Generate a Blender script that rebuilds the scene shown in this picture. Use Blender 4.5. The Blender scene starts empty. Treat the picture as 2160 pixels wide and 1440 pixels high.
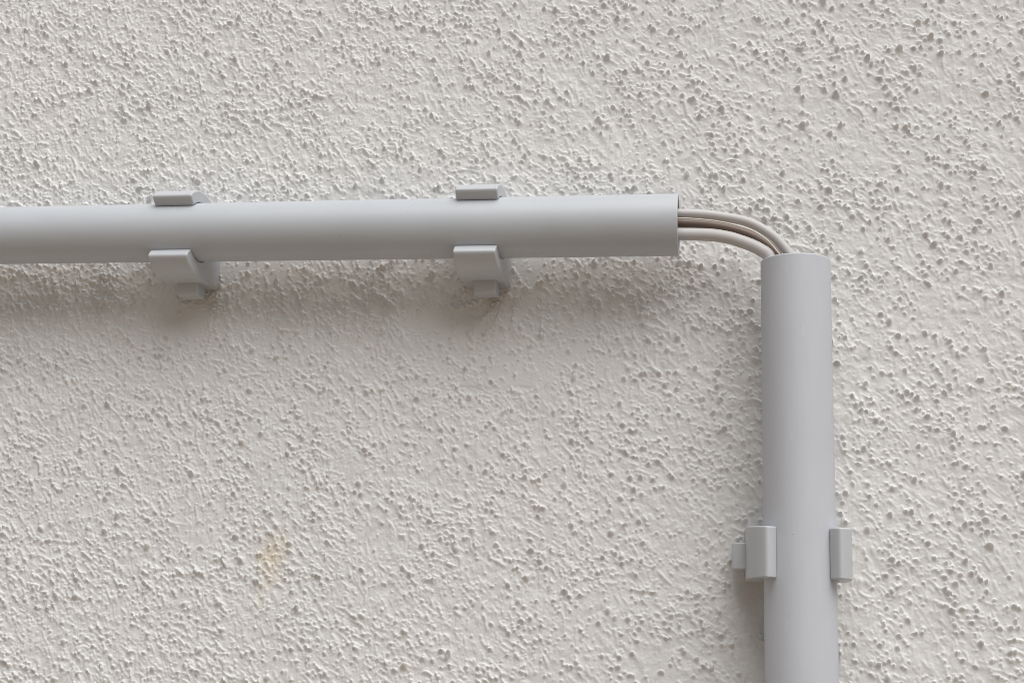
import bpy, bmesh, math
import numpy as np
from mathutils import Matrix, Vector

MM = 0.001
scene = bpy.context.scene
COL = scene.collection

# ------------------------------------------------------------------ camera
cam_data = bpy.data.cameras.new('camera')
cam = bpy.data.objects.new('camera', cam_data)
COL.objects.link(cam)
cam_data.sensor_fit = 'HORIZONTAL'
cam_data.sensor_width = 36.0
cam_data.lens = 36.0 * 2776.0 / 2160.0
cam_data.clip_start = 0.01
cam_data.clip_end = 50.0
_r, _u, _b = (0.986088, 0.163781, 0.028405), (0.00386, -0.193401, 0.981112), (0.166181, -0.967353, -0.191343)
cam.matrix_world = Matrix(((_r[0], _u[0], _b[0], 0.0),
                           (_r[1], _u[1], _b[1], -536.4 * MM),
                           (_r[2], _u[2], _b[2], 0.0),
                           (0, 0, 0, 1)))
scene.camera = cam

# ------------------------------------------------------------------ light
SUN_TO = Vector((0.60, -1.0, 1.85)).normalized()          # towards the light
SUN_EL = math.asin(SUN_TO.z)
SUN_AZ = math.atan2(SUN_TO.x, SUN_TO.y)
world = bpy.data.worlds.new('World')
scene.world = world
world.use_nodes = True
wn, wl = world.node_tree.nodes, world.node_tree.links
wn.clear()
sky = wn.new('ShaderNodeTexSky')
sky.sky_type = 'NISHITA'
sky.sun_disc = False
sky.sun_elevation = SUN_EL
sky.sun_rotation = SUN_AZ
sky.air_density = 1.0
sky.dust_density = 4.0
sky.ozone_density = 1.0
hsv = wn.new('ShaderNodeHueSaturation')
hsv.inputs['Saturation'].default_value = 0.30             # clouded, nearly white sky
bg = wn.new('ShaderNodeBackground')
bg.inputs['Strength'].default_value = 0.05
wo = wn.new('ShaderNodeOutputWorld')
wl.new(sky.outputs[0], hsv.inputs['Color'])
wl.new(hsv.outputs[0], bg.inputs['Color'])
wl.new(bg.outputs[0], wo.inputs['Surface'])

sun_data = bpy.data.lights.new('sun', 'SUN')
sun_data.energy = 3.0
sun_data.angle = math.radians(61)
sun_data.color = (1.0, 0.99, 0.978)
sun = bpy.data.objects.new('sun', sun_data)
COL.objects.link(sun)
sun.location = SUN_TO * 3.0
sun.rotation_euler = SUN_TO.to_track_quat('Z', 'Y').to_euler()

scene.view_settings.view_transform = 'Standard'
scene.view_settings.look = 'None'
scene.view_settings.gamma = 1.0
scene.view_settings.use_curve_mapping = False
scene.view_settings.exposure = 0.11
scene.cycles.filter_width = 0.85
scene.cycles.max_bounces = 8
scene.cycles.diffuse_bounces = 6


# ------------------------------------------------------------------ materials
class Nodes:
    def __init__(self, name):
        self.m = bpy.data.materials.new(name)
        self.m.use_nodes = True
        self.n, self.l = self.m.node_tree.nodes, self.m.node_tree.links
        self.b = self.n['Principled BSDF']
        self.tc = self.n.new('ShaderNodeTexCoord').outputs['Object']

    def mapped(self, scale=(1, 1, 1), loc=(0, 0, 0), rot=(0, 0, 0)):
        q = self.n.new('ShaderNodeMapping')
        q.inputs['Scale'].default_value = scale
        q.inputs['Location'].default_value = loc
        q.inputs['Rotation'].default_value = rot
        self.l.new(self.tc, q.inputs['Vector'])
        return q.outputs[0]

    def noise(self, vec, scale, detail=3.0, rough=0.55, w=None):
        q = self.n.new('ShaderNodeTexNoise')
        q.inputs['Scale'].default_value = scale
        q.inputs['Detail'].default_value = detail
        q.inputs['Roughness'].default_value = rough
        self.l.new(vec, q.inputs['Vector'])
        return q.outputs['Fac']

    def ramp(self, fac, stops):
        q = self.n.new('ShaderNodeValToRGB')
        e = q.color_ramp.elements
        while len(e) < len(stops):
            e.new(0.5)
        for k, (p, c) in enumerate(stops):
            e[k].position = p
            e[k].color = (c, c, c, 1) if not isinstance(c, tuple) else (*c, 1)
        self.l.new(fac, q.inputs['Fac'])
        return q.outputs['Color']

    def mix(self, fac, a, b, mode='MIX'):
        q = self.n.new('ShaderNodeMix')
        q.data_type = 'RGBA'
        q.blend_type = mode
        for sock, v in ((q.inputs[0], fac), (q.inputs[6], a), (q.inputs[7], b)):
            if isinstance(v, tuple):
                sock.default_value = (*v, 1)
            elif isinstance(v, (int, float)):
                sock.default_value = v
            else:
                self.l.new(v, sock)
        return q.outputs[2]

    def math(self, op, a, b=0.0, c=None):
        q = self.n.new('ShaderNodeMath')
        q.operation = op
        for k, v in enumerate((a, b) if c is None else (a, b, c)):
            if isinstance(v, (int, float)):
                q.inputs[k].default_value = v
            else:
                self.l.new(v, q.inputs[k])
        return q.outputs[0]

    def spot(self, cx, cz, rx, rz, ang=0.0, noise=None, amt=0.6, hard=0.5):
        """soft patch on the wall plane around (cx, cz) mm, radii in mm"""
        v = self.mapped(loc=(0, 0, 0))
        sep = self.n.new('ShaderNodeSeparateXYZ')
        self.l.new(v, sep.inputs[0])
        x = self.math('SUBTRACT', sep.outputs['X'], cx * MM)
        z = self.math('SUBTRACT', sep.outputs['Z'], cz * MM)
        ca, sa = math.cos(ang), math.sin(ang)
        xr = self.math('ADD', self.math('MULTIPLY', x, ca), self.math('MULTIPLY', z, sa))
        zr = self.math('SUBTRACT', self.math('MULTIPLY', z, ca), self.math('MULTIPLY', x, sa))
        d = self.math('ADD', self.math('POWER', self.math('MULTIPLY', xr, 1 / (rx * MM)), 2.0),
                      self.math('POWER', self.math('MULTIPLY', zr, 1 / (rz * MM)), 2.0))
        d = self.math('SQRT', d)
        if noise is not None:
            d = self.math('ADD', d, self.math('MULTIPLY', self.math('SUBTRACT', noise, 0.5), amt * 2))
        return self.ramp(d, [(hard, 1.0), (1.0, 0.0)])

    def bump(self, height, strength, dist):
        q = self.n.new('ShaderNodeBump')
        q.inputs['Strength'].default_value = strength
        q.inputs['Distance'].default_value = dist
        self.l.new(height, q.inputs['Height'])
        self.l.new(q.outputs[0], self.b.inputs['Normal'])

    def color(self, c):
        if isinstance(c, tuple):
            self.b.inputs['Base Color'].default_value = (*c, 1)
        else:
            self.l.new(c, self.b.inputs['Base Color'])


def wall_material():
    g = Nodes('painted_stucco')
    big = g.noise(g.mapped(), 14.0, 3.0)
    mid = g.noise(g.mapped(), 70.0, 4.0)
    fine = g.noise(g.mapped(), 900.0, 3.0, 0.6)
    c = g.mix(g.ramp(big, [(0.35, 0.0), (0.65, 1.0)]), (0.718, 0.712, 0.702), (0.706, 0.712, 0.702))
    c = g.mix(g.ramp(mid, [(0.35, 0.0), (0.7, 0.9)]), c, (0.68, 0.676, 0.668))
    c = g.mix(g.ramp(fine, [(0.4, 0.35), (0.6, 0.0)]), c, (0.65, 0.63, 0.61))
    n = g.noise(g.mapped(), 160.0, 4.0, 0.6)
    # yellowish drip stain low on the left
    c = g.mix(g.math('MULTIPLY', g.spot(-191.5, 14.5, 8.5, 13.5, -0.25, n, 1.1, 0.0), 0.50), c, (0.68, 0.57, 0.38))
    c = g.mix(g.math('MULTIPLY', g.spot(-195.5, -3.0, 4.0, 9.0, -0.2, n, 0.9, 0.1), 0.16), c, (0.68, 0.60, 0.44))
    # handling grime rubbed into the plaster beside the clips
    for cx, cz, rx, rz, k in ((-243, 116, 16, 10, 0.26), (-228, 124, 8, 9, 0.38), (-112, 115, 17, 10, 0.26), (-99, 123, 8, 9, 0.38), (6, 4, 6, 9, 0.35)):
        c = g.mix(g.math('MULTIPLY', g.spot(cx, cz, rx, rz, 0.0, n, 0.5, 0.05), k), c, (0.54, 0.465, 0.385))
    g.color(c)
    g.b.inputs['Roughness'].default_value = 0.72
    g.b.inputs['Specular IOR Level'].default_value = 0.25
    g.bump(fine, 0.35, 0.00025)
    return g.m


def pvc_material(name, col, rough=0.42, axis='X', specks=()):
    g = Nodes(name)
    st = (6, 60, 60) if axis == 'X' else (60, 60, 6)
    lines = g.noise(g.mapped(scale=st), 9.0, 4.0, 0.6)
    cloud = g.noise(g.mapped(), 26.0, 3.0)
    dust = g.noise(g.mapped(), 1400.0, 2.0, 0.6)
    sp = g.noise(g.mapped(loc=(0.31, 0.1, 0.7)), 420.0, 1.0)
    c = g.mix(g.ramp(cloud, [(0.3, 0.0), (0.7, 1.0)]), tuple(v * 0.97 for v in col), tuple(v * 1.03 for v in col))
    c = g.mix(g.ramp(lines, [(0.35, 0.10), (0.6, 0.0)]), c, tuple(v * 0.82 for v in col))
    c = g.mix(g.ramp(sp, [(0.80, 0.0), (0.83, 0.4)]), c, (0.22, 0.20, 0.18))
    scr = g.noise(g.mapped(scale=(90, 520, 900) if axis == 'X' else (520, 900, 90), rot=(0.2, 0.25, 0.1)), 1.0, 1.0)
    where = g.noise(g.mapped(loc=(3.1, 0.4, 1.7)), 34.0, 2.0)
    c = g.mix(g.math('MULTIPLY', g.ramp(scr, [(0.70, 0.0), (0.76, 0.22)]), g.ramp(where, [(0.52, 0.0), (0.66, 1.0)])), c, tuple(min(1, v * 1.3) for v in col))
    g.color(c)
    r = g.n.new('ShaderNodeMapRange')
    g.l.new(lines, r.inputs[0])
    r.inputs[3].default_value = rough - 0.05
    r.inputs[4].default_value = rough + 0.07
    g.l.new(r.outputs[0], g.b.inputs['Roughness'])
    g.b.inputs['Specular IOR Level'].default_value = 0.42
    g.bump(dust, 0.10, 0.00012)
    return g.m


M_WALL = wall_material()
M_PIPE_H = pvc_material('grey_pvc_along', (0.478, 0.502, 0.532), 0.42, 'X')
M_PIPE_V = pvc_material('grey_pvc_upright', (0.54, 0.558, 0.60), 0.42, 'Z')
M_CLIP = pvc_material('grey_clip_plastic', (0.50, 0.52, 0.545), 0.32, 'X')
M_CABLE = pvc_material('pale_cable_sheath', (0.52, 0.505, 0.50), 0.50, 'X')
M_CABLE_SHADE = pvc_material('shade_brown_cable_sheath', (0.18, 0.135, 0.11), 0.45, 'X')  # dark brown paints in the shade between the upper and lower cable
M_WIRE = pvc_material('pale_thin_wire_sheath', (0.66, 0.60, 0.54), 0.40, 'X')


# ------------------------------------------------------------------ helpers
def link_mesh(name, me, mat, parent=None):
    o = bpy.data.objects.new(name, me)
    COL.objects.link(o)
    me.materials.append(mat)
    if parent is not None:
        o.parent = parent
    return o


def tag(o, label=None, cat=None, group=None, kind=None):
    for k, v in (('label', label), ('category', cat), ('group', group), ('kind', kind)):
        if v:
            o[k] = v
    return o


# ------------------------------------------------------------------ the stucco wall
def build_wall():
    rng = np.random.default_rng(7)
    STEP = 0.36
    X0, X1, Z0, Z1 = -465.0, 245.0, -165.0, 395.0
    NX, NZ = int((X1 - X0) / STEP), int((Z1 - Z0) / STEP)
    fx = np.fft.fftfreq(NX, STEP)[None, :]
    fz = np.fft.fftfreq(NZ, STEP)[:, None]

    def field(filt):
        n = rng.standard_normal((NZ, NX))
        a = np.fft.ifft2(np.fft.fft2(n) * filt).real
        return (a - a.mean()) / a.std()

    def iso(wl_, bw=0.45):
        k = np.sqrt(fx ** 2 + fz ** 2) + 1e-9
        return np.exp(-(np.log(k * wl_) / bw) ** 2 / 2)

    def stroke(deg, across, along):
        t = math.radians(deg)                       # direction of the stroke in (x, z)
        ka = fx * math.cos(t) + fz * math.sin(t)
        kc = -fx * math.sin(t) + fz * math.cos(t)
        return np.exp(-(np.log((np.abs(kc) + 1e-9) * across) / 0.5) ** 2 / 2) * np.exp(-(ka * along) ** 2 / 2)

    xs = X0 + STEP * np.arange(NX)
    zs = Z0 + STEP * np.arange(NZ)
    GX, GZ = np.meshgrid(xs, zs)
    smooth = lambda a, lo, hi: np.clip((a - lo) / (hi - lo), 0, 1) ** 2 * (3 - 2 * np.clip((a - lo) / (hi - lo), 0, 1))

    patch = field(iso(60.0, 0.6))
    patch2 = field(iso(35.0, 0.6))
    # the left is trowelled rougher, the right is smoother
    rough = np.clip(0.72 - 0.0018 * (GX + 110) + 0.16 * patch, 0.38, 1.25)
    s1 = field(stroke(-48, 2.0, 7.0))
    s2 = field(stroke(-78, 2.1, 7.0))
    s3 = field(stroke(-22, 2.2, 6.0))
    ridges = np.clip(np.maximum(s1, s2 * 0.9) - 0.5, 0, 2.0)
    f1 = field(iso(1.9, 0.4))
    f2 = field(iso(1.1, 0.3))
    # thousands of single trowel flecks, each a short leaning ridge
    fleck = np.zeros_like(ridges)
    nfl = 74000
    fxp, fzp = rng.uniform(X0 + 8, X1 - 8, nfl), rng.uniform(Z0 + 8, Z1 - 8, nfl)
    fth = np.where(rng.uniform(0, 1, nfl) < 0.72, rng.normal(-44, 15, nfl), rng.normal(-86, 12, nfl))
    fth = np.radians(fth + 14 * patch[((fzp - Z0) / STEP).astype(int), ((fxp - X0) / STEP).astype(int)])
    fl = np.exp(rng.normal(0.32, 0.55, nfl)).clip(0.5, 5.5)
    fw_ = rng.uniform(0.28, 0.64, nfl)
    fh = np.exp(rng.normal(-1.32, 0.5, nfl)).clip(0.06, 0.85)
    fbend = rng.normal(0, 0.035, nfl)
    for x, z, th, L, w, H, bd in zip(fxp, fzp, fth, fl, fw_, fh, fbend):
        i, j = int((z - Z0) / STEP), int((x - X0) / STEP)
        k = int((L + 1.2) / STEP) + 1
        ii, jj = slice(i - k if i > k else 0, i + k + 1), slice(j - k if j > k else 0, j + k + 1)
        dx, dz = GX[ii, jj] - x, GZ[ii, jj] - z
        ca, sa = math.cos(th), math.sin(th)
        t = dx * ca + dz * sa
        c = -dx * sa + dz * ca + bd * t * t
        q = (c / np.where(c > 0, 1.7 * w, 0.4 * w)) ** 2 + (t / L) ** 4 * 1.5
        fleck[ii, jj] = np.maximum(fleck[ii, jj], H * np.exp(-q) * (1.0 - 0.35 * np.clip(t / L, -1, 1)))
    base_r = (0.40 + 1.25 * rough) * np.clip(0.92 + 0.16 * patch2, 0.5, 1.3) * fleck + 0.06 * rough * ridges
    h = base_r + rough * (0.025 * f1 + 0.05 * f2)
    h += 0.08 * field(iso(9.0, 0.5))
    h += 0.10 * field(iso(45.0, 0.5))
    # pinched little crests
    cr = field(iso(3.0, 0.45))
    crest = 0.45 * rough * np.clip(cr - 1.15, 0, 2)
    h += crest

    # smeared, flattened plaster round the clip bases (mm)
    flat = np.zeros_like(h)
    for cx, cz, rx, rz in ((-246, 115, 21, 10), (-232, 120, 12, 14), (-116, 115, 24, 11), (-101, 120, 10, 13), (4, -2, 9, 22)):
        d = np.sqrt(((GX - cx) / rx) ** 2 + ((GZ - cz) / rz) ** 2) + 0.18 * patch2
        flat = np.maximum(flat, 1 - smooth(d, 0.45, 1.1))
    h = h * (1 - 0.22 * flat)

    # sprayed nubs: domes that sag downwards, some with a dragged tail
    sag = 0.85 * base_r + 0.9 * crest
    nub = np.zeros_like(h)
    dens = np.clip(0.85 + 0.30 * patch + 0.30 * patch2, 0.32, 1.6)
    dens = dens / dens.max()
    count, made = 23000, 0
    px = rng.uniform(X0 + 6, X1 - 6, 80000)
    pz = rng.uniform(Z0 + 6, Z1 - 6, 80000)
    keep = rng.uniform(0, 1, 80000)
    for x, z, k in zip(px, pz, keep):
        i, j = int((z - Z0) / STEP), int((x - X0) / STEP)
        if k > dens[i, j] * (1 - 0.8 * flat[i, j]):
            continue
        made += 1
        if made > count:
            break
        right = min(1.0, max(0.0, (x + 250) / 350))
        r = 0.47 * math.exp(rng.normal(0.0, 0.29)) * (1.08 + 0.14 * right)
        r = min(max(r, 0.34), 1.1)
        H = r * rng.uniform(1.2, 2.1)
        el = 1 + abs(rng.normal(0, 0.28))
        th = rng.normal(math.radians(-55), 0.7)
        R = r * el + 1.2
        w = int(R / STEP) + 2
        ii, jj = slice(max(i - w, 0), i + w + 1), slice(max(j - w, 0), j + w + 1)
        dx, dz = GX[ii, jj] - x, GZ[ii, jj] - z
        a = (dx * math.cos(th) + dz * math.sin(th)) / (r * el)
        b = (-dx * math.sin(th) + dz * math.cos(th)) / r
        wob = 1 + 0.14 * math.sin(rng.uniform(0, 6.28)) * np.sin(2 * np.arctan2(b, a) + rng.uniform(0, 6.28))
        d = np.sqrt(a * a + b * b) * wob
        dome = np.clip(1 - np.clip(d, 0, 1) ** 2.6, 0, 1) ** 0.55
        skirt = np.exp(-(d / 1.15) ** 2 * 1.6)
        p = H * (0.80 * dome + 0.20 * skirt)
        nub[ii, jj] = np.maximum(nub[ii, jj], p)
        sag[ii, jj] = np.maximum(sag[ii, jj], p * rng.uniform(0.55, 0.95))
        if rng.uniform() < 0.55:                   # tail dragged up from the nub
            L = rng.uniform(1.5, 5.5) * (0.6 + 0.5 * r)
            td = rng.normal(math.radians(118), 0.4)
            w2 = int((L + 2) / STEP) + 1
            i2, j2 = slice(max(i - w2, 0), i + w2 + 1), slice(max(j - w2, 0), j + w2 + 1)
            dx, dz = GX[i2, j2] - x, GZ[i2, j2] - z
            t = dx * math.cos(td) + dz * math.sin(td)
            c = -dx * math.sin(td) + dz * math.cos(td) + 0.25 * np.sin(t * 1.3 + x)
            wd = 0.55 * r * np.clip(1 - t / L, 0.05, 1)
            tail = 0.5 * H * np.exp(-(c / wd) ** 2) * np.clip(1 - t / L, 0, 1) * (t > 0)
            nub[i2, j2] = np.maximum(nub[i2, j2], tail)
    # a few open pinholes
    for x, z in zip(rng.uniform(X0 + 6, X1 - 6, 700), rng.uniform(Z0 + 6, Z1 - 6, 700)):
        i, j = int((z - Z0) / STEP), int((x - X0) / STEP)
        r = rng.uniform(0.35, 0.75)
        w = 5
        ii, jj = slice(i - w, i + w + 1), slice(j - w, j + w + 1)
        h[ii, jj] -= 0.55 * r * np.exp(-((GX[ii, jj] - x) ** 2 + (GZ[ii, jj] - z) ** 2) / (r * r))
    h = h - np.median(h)
    # radiating trowel drags under the clip bases
    for cx, cz, n_drag, lo, hi, lmax in ((-222.5, 130.5, 17, 196, 286, 27), (-93.5, 129.5, 13, 205, 268, 21)):
        for q in range(n_drag):
            td = math.radians(rng.uniform(lo, hi))
            L = rng.uniform(5, lmax)
            off = rng.uniform(0, 9)
            dx, dz = GX - cx - rng.normal(0, 2.2), GZ - cz - rng.normal(0, 1.2)
            m = (np.abs(dx) < 40) & (np.abs(dz) < 40)
            t = dx[m] * math.cos(td) + dz[m] * math.sin(td) - off
            c = -dx[m] * math.sin(td) + dz[m] * math.cos(td) + 0.6 * np.sin(t * 0.3 + q * 1.7) + 0.5 * s1[m]
            wd = rng.uniform(0.5, 1.3)
            hh = rng.uniform(0.4, 1.2) * np.exp(-(c / wd) ** 2) * np.clip(t / 2, 0, 1) * np.clip((L - t) / 5, 0, 1) * np.clip(0.8 + 0.4 * f1[m], 0.2, 1.5)
            h[m] = np.maximum(h[m], h[m] * 0.4 + hh)
    h = h + nub

    # tensor grid: fine over the view, coarsening outside it
    def axis(a, b, step):
        core = np.arange(a, b + step * 0.5, step)
        out, d, s = [], 0.0, step
        for k in range(78):
            s *= 1.04 if k < 60 else 1.12
            d += s
            out.append(d)
        out = np.array(out)
        return np.concatenate([(core[0] - out)[::-1], core, core[-1] + out])
    ax = axis(-347.0, 121.5, 0.37)
    az = axis(-43.5, 274.5, 0.37)

    def sample(arr):
        u = ((ax - X0) / STEP) % NX
        v = ((az - Z0) / STEP) % NZ
        u0, v0 = np.floor(u).astype(int) % NX, np.floor(v).astype(int) % NZ
        u1, v1 = (u0 + 1) % NX, (v0 + 1) % NZ
        fu, fv = (u - np.floor(u))[None, :], (v - np.floor(v))[:, None]
        g = lambda r, c: arr[np.ix_(r, c)]
        return (g(v0, u0) * (1 - fu) * (1 - fv) + g(v0, u1) * fu * (1 - fv)
                + g(v1, u0) * (1 - fu) * fv + g(v1, u1) * fu * fv)
    H, S = sample(h), sample(sag)
    VX, VZ = np.meshgrid(ax, az)
    co = np.stack([VX + 0.35 * S, -H, VZ + S], axis=-1).reshape(-1, 3) * MM
    nz, nx = H.shape
    idx = np.arange(nz * nx).reshape(nz, nx)
    quads = np.stack([idx[:-1, :-1], idx[:-1, 1:], idx[1:, 1:], idx[1:, :-1]], axis=-1).reshape(-1)
    nf = (nz - 1) * (nx - 1)
    me = bpy.data.meshes.new('stucco_wall')
    me.vertices.add(nz * nx)
    me.vertices.foreach_set('co', co.astype(np.float32).ravel())
    me.loops.add(nf * 4)
    me.loops.foreach_set('vertex_index', quads.astype(np.int32))
    me.polygons.add(nf)
    me.polygons.foreach_set('loop_start', np.arange(0, nf * 4, 4, dtype=np.int32))
    me.update(calc_edges=True)
    me.shade_smooth()
    w_obj = link_mesh('stucco_wall', me, M_WALL)
    return w_obj


wall = build_wall()
tag(wall, 'off white rough stucco wall covered in small sagging nubs', 'wall')


# unseen sheet added well below the view to throw daylight back up the wall
def build_bounce_ground():
    g = Nodes('bounce_ground_tone')
    c = g.mix(g.noise(g.mapped(), 3.0, 5.0), (0.27, 0.215, 0.16), (0.33, 0.265, 0.20))
    g.color(c)
    g.b.inputs['Roughness'].default_value = 0.85
    me = bpy.data.meshes.new('bounce_ground')
    z = -1.25
    me.from_pydata([(-12, -14, z), (12, -14, z), (12, 0.02, z), (-12, 0.02, z)], [], [(0, 1, 2, 3)])
    o = link_mesh('bounce_ground', me, g.m)
    o['kind'] = 'structure'


build_bounce_ground()

# ------------------------------------------------------------------ conduits
def conduit(name, mat, p0, p1, r, thick, label, group):
    """hollow pipe from p0 to p1 (mm), cut square, with softened rims"""
    a, b = Vector(p0), Vector(p1)
    axis_ = (b - a).normalized()
    L = (b - a).length
    q = axis_.to_track_quat('Z', 'Y').to_matrix().to_4x4()
    e = 0.22
    prof = [(r - thick, e + 0.25), (r - thick, e), (r - thick + e, 0), (r - e, 0), (r, e), (r, e + 0.25)]
    n_mid = 24
    prof += [(r, e + (L - 2 * e) * k / n_mid) for k in range(1, n_mid)]
    prof += [(r, L - e - 0.25), (r, L - e), (r - e, L), (r - thick + e, L), (r - thick, L - e), (r - thick, L - e - 0.25)]
    prof += [(r - thick, L * k / 4) for k in (3, 2, 1)]
    bm = bmesh.new()
    N = 96
    rings = []
    for k in range(N):
        t = 2 * math.pi * k / N
        rings.append([bm.verts.new((rr * math.cos(t), rr * math.sin(t), zz)) for rr, zz in prof])
    P = len(prof)
    for k in range(N):
        c, d = rings[k], rings[(k + 1) % N]
        for s in range(P):
            bm.faces.new((c[s], d[s], d[(s + 1) % P], c[(s + 1) % P]))
    bmesh.ops.recalc_face_normals(bm, faces=bm.faces)
    bmesh.ops.transform(bm, matrix=q, verts=bm.verts)
    bmesh.ops.scale(bm, vec=(MM, MM, MM), verts=bm.verts)
    me = bpy.data.meshes.new(name)
    bm.to_mesh(me)
    bm.free()
    me.shade_smooth()
    o = link_mesh(name, me, mat)
    o.location = a * MM
    tag(o, label, 'conduit', group)
    return o


R_H, OC_H, Z_H = 12.5, 22.0, 149.7
R_V, OC_V, X_V = 13.45, 23.5, 24.25
conduit('conduit_pipe', M_PIPE_H, (-520, -OC_H, Z_H + 0.9), (-21.7, -OC_H, Z_H - 0.45), R_H, 1.8,
        'smooth grey plastic conduit pipe running horizontally, held by two clips', 'grey conduit pipes on the wall')
conduit('conduit_pipe', M_PIPE_V, (X_V + 0.45, -OC_V, -190), (X_V - 0.28, -OC_V, 133.0), R_V, 1.8,
        'smooth grey plastic conduit pipe standing upright, cables entering its open top', 'grey conduit pipes on the wall')


# ------------------------------------------------------------------ clips
def catmull(pts, n=6):
    out = []
    for i in range(len(pts) - 1):
        p0 = Vector(pts[max(i - 1, 0)]); p1 = Vector(pts[i]); p2 = Vector(pts[i + 1]); p3 = Vector(pts[min(i + 2, len(pts) - 1)])
        for k in range(n):
            t = k / n
            out.append(0.5 * ((2 * p1) + (-p0 + p2) * t + (2 * p0 - 5 * p1 + 4 * p2 - p3) * t * t + (-p0 + 3 * p1 - 3 * p2 + p3) * t ** 3))
    out.append(Vector(pts[-1]))
    return [tuple(v) for v in out]


def arc(r, a0, a1, n):
    """points (o, u): angle 0 points along -u (down), positive turns towards the wall"""
    return [(-r * math.sin(math.radians(a0 + (a1 - a0) * k / n)), -r * math.cos(math.radians(a0 + (a1 - a0) * k / n))) for k in range(n + 1)]


def extrude(name, poly, half, mat, parent, scale, seam, bevel=1.25, flare=0.036):
    """poly in (o, u) mm, extruded to +-half along the pipe; edges on the seam lines stay sharp"""
    bm = bmesh.new()
    A = [bm.verts.new((-half - flare * (11 - o), -o, u)) for o, u in poly]
    B = [bm.verts.new((half + flare * (11 - o), -o, u)) for o, u in poly]
    n = len(poly)
    bm.faces.new(A)
    bm.faces.new(B[::-1])
    for k in range(n):
        bm.faces.new((A[k], B[k], B[(k + 1) % n], A[(k + 1) % n]))
    bmesh.ops.recalc_face_normals(bm, faces=bm.faces)
    edges = []
    for loop in (A, B):
        for k in range(n):
            p, q = poly[k], poly[(k + 1) % n]
            if seam(p) and seam(q):
                continue
            e = bm.edges.get((loop[k], loop[(k + 1) % n]))
            edges.append(e)
    bmesh.ops.bevel(bm, geom=edges, offset=bevel, segments=4, profile=0.5, affect='EDGES', clamp_overlap=True)
    bmesh.ops.scale(bm, vec=(MM * scale,) * 3, verts=bm.verts)
    me = bpy.data.meshes.new(name)
    bm.to_mesh(me)
    bm.free()
    me.shade_smooth()
    try:
        me.set_sharp_from_angle(angle=math.radians(38))
    except Exception:
        pass
    o = link_mesh(name, me, mat, parent)
    wn_ = o.modifiers.new('weighted', 'WEIGHTED_NORMAL')
    wn_.keep_sharp = True
    return o


def make_clip(loc, spin, scale, label, hug=0.0, mat=M_CLIP):
    """origin on the pipe axis; local -Y faces the viewer, local -Z carries the tab"""
    root = bpy.data.objects.new('conduit_clip', None)
    root.empty_display_size = 0.01
    COL.objects.link(root)
    root.location = Vector(loc) * MM
    root.rotation_euler = (0, spin, 0)
    tag(root, label, 'clip', 'clips holding the conduit')
    ri, SO, half = 12.62, -10.5, 8.75
    a_seam = math.degrees(math.asin(10.5 / ri))
    a_tip = -math.degrees(math.asin(8.1 / ri))
    low = arc(ri, a_seam, -math.degrees(math.asin((8.1 + 0.9 * hug) / ri)), 22)
    low += catmull([(o + 0.8 * hug * (o > 5), u + 1.15 * hug) for o, u in ((8.7, -9.9), (10.2, -11.0), (11.3, -12.2), (11.5, -13.3), (10.6, -14.6), (8, -16.7), (3.5, -18.9), (-2, -19.9), (SO, -20.1))], 5)
    low[-1] = (SO, -20.1 + 1.15 * hug)
    low[0] = (SO, low[0][1])
    extrude('lower_arm', low, half, mat, root, scale, lambda p: abs(p[0] - SO) < 1e-6)
    upp = [(o, -u) for o, u in arc(ri, a_seam, a_tip, 22)]
    upp += catmull([(8.7, 9.9), (10.2, 11.0), (11.3, 12.2), (11.5, 13.3), (10.4, 14.5), (7.5, 16.2), (3.8, 17.4), (0, 17.5), (-4, 17.2), (SO, 15.4)], 5)
    upp[-1] = (SO, 15.4)
    upp[0] = (SO, upp[0][1])
    extrude('upper_arm', upp[::-1], half, mat, root, scale, lambda p: abs(p[0] - SO) < 1e-6)
    u_in = abs(low[0][1])
    base = [(SO, -20.1 + 1.15 * hug), (-22.6, -20.4 + 1.15 * hug), (-22.6, 12.6), (SO, 15.4), (SO, u_in)]
    base += [(o, -u) for o, u in arc(ri, a_seam, 180 - a_seam, 14)][1:-1]
    base += [(SO, -u_in)]
    extrude('base', base, half, mat, root, scale, lambda p: abs(p[0] - SO) < 1e-6)
    # locking tab under the lower arm
    tab = [(-8.6, -18.6), (-8.6, -21.2), (-8.9, -24.2), (-9.8, -25.3), (-17.0, -25.6), (-18.2, -25.0), (-18.2, -18.6)]
    t = extrude('locking_tab', tab, 4.75, mat, root, scale, lambda p: False, 0.5, 0.0)
    t.location = (0.9 * MM * scale, 0, 1.6 * hug * MM * scale)
    return root


make_clip((-234.0, -OC_H, Z_H + 0.15), 0.0, R_H / 12.5, 'grey plastic clip on the horizontal pipe nearest its far left end')
make_clip((-103.0, -OC_H, Z_H - 0.2), 0.0, R_H / 12.5, 'grey plastic clip on the horizontal pipe nearest the cables')
make_clip((X_V + 0.1, -OC_V, 19.6), math.radians(90), R_V / 12.5, 'grey plastic clip gripping the upright pipe low on the wall', 1.2)


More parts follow.
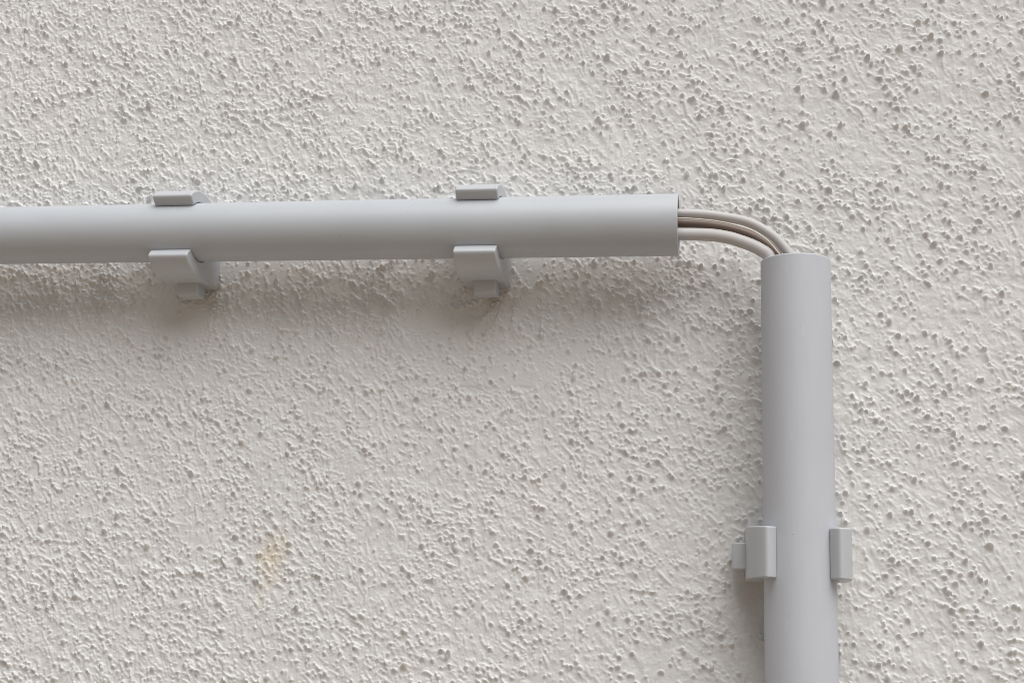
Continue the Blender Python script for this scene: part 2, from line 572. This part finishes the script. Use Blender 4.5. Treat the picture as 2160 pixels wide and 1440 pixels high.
# ------------------------------------------------------------------ cables
def cable(name, pts, r, mat, label):
    P = [Vector(p) for p in catmull(pts, 10)]
    bm = bmesh.new()
    N = 28
    prev = None
    T = [(P[min(i + 1, len(P) - 1)] - P[max(i - 1, 0)]).normalized() for i in range(len(P))]
    ref = Vector((0, -1, 0))
    rings = []
    for p, t in zip(P, T):
        s = t.cross(ref).normalized()
        w = s.cross(t).normalized()
        ring = [bm.verts.new((p + r * (math.cos(2 * math.pi * k / N) * s + math.sin(2 * math.pi * k / N) * w)) * MM) for k in range(N)]
        if prev:
            for k in range(N):
                bm.faces.new((prev[k], prev[(k + 1) % N], ring[(k + 1) % N], ring[k]))
        rings.append(ring)
        prev = ring
    bm.faces.new(rings[0])
    bm.faces.new(rings[-1][::-1])
    bmesh.ops.recalc_face_normals(bm, faces=bm.faces)
    me = bpy.data.meshes.new(name)
    bm.to_mesh(me)
    bm.free()
    me.shade_smooth()
    o = link_mesh(name, me, mat)
    tag(o, label, 'cable', 'cables bridging the two pipes')
    return o


def bridge(name, o, path, end, r, mat, label):
    first, last = path[0], path[-1]
    pts = [(-62, -o, first[1] + 0.2), (-40, -o, first[1] + 0.3)] + [(x, -o, z) for x, z in path]
    pts += [(last[0] + 0.62 * (end - last[0]), -o, last[1] - 7.0), (end, -o, last[1] - 16.0), (end, -o, last[1] - 32.0)]
    return cable(name, pts, r, mat, label)


bridge('cable', 24.0, [(-21.4, 153.4), (-10.8, 152.7), (-3.1, 151.5), (3.6, 150.0), (8.0, 148.3), (12.2, 145.8), (16.1, 142.8), (19.0, 139.6), (21.7, 135.7)],
       26.5, 1.9, M_CABLE, 'uppermost pale cable arching over between the two pipe ends')
bridge('thin_wire', 25.0, [(-21.3, 151.15), (-10.6, 150.2), (-3.1, 148.9), (3.4, 147.0), (8.4, 144.9), (13.3, 141.3), (16.8, 137.1), (18.2, 134.9)],
       21.5, 0.34, M_WIRE, 'thin pale wire pressed just under the uppermost cable')
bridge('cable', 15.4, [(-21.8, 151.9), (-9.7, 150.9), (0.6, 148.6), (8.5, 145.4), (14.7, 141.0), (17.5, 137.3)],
       19.8, 2.1, M_CABLE_SHADE, 'cable with brown shade put into its colour, set back between the upper and lower cable')
bridge('cable', 23.0, [(-21.4, 145.1), (-9.5, 144.6), (-2.2, 143.4), (3.0, 141.7), (7.2, 140.0), (10.7, 138.1), (13.8, 135.5)],
       17.2, 2.55, M_CABLE, 'lowest and thickest pale cable bending into the upright pipe')
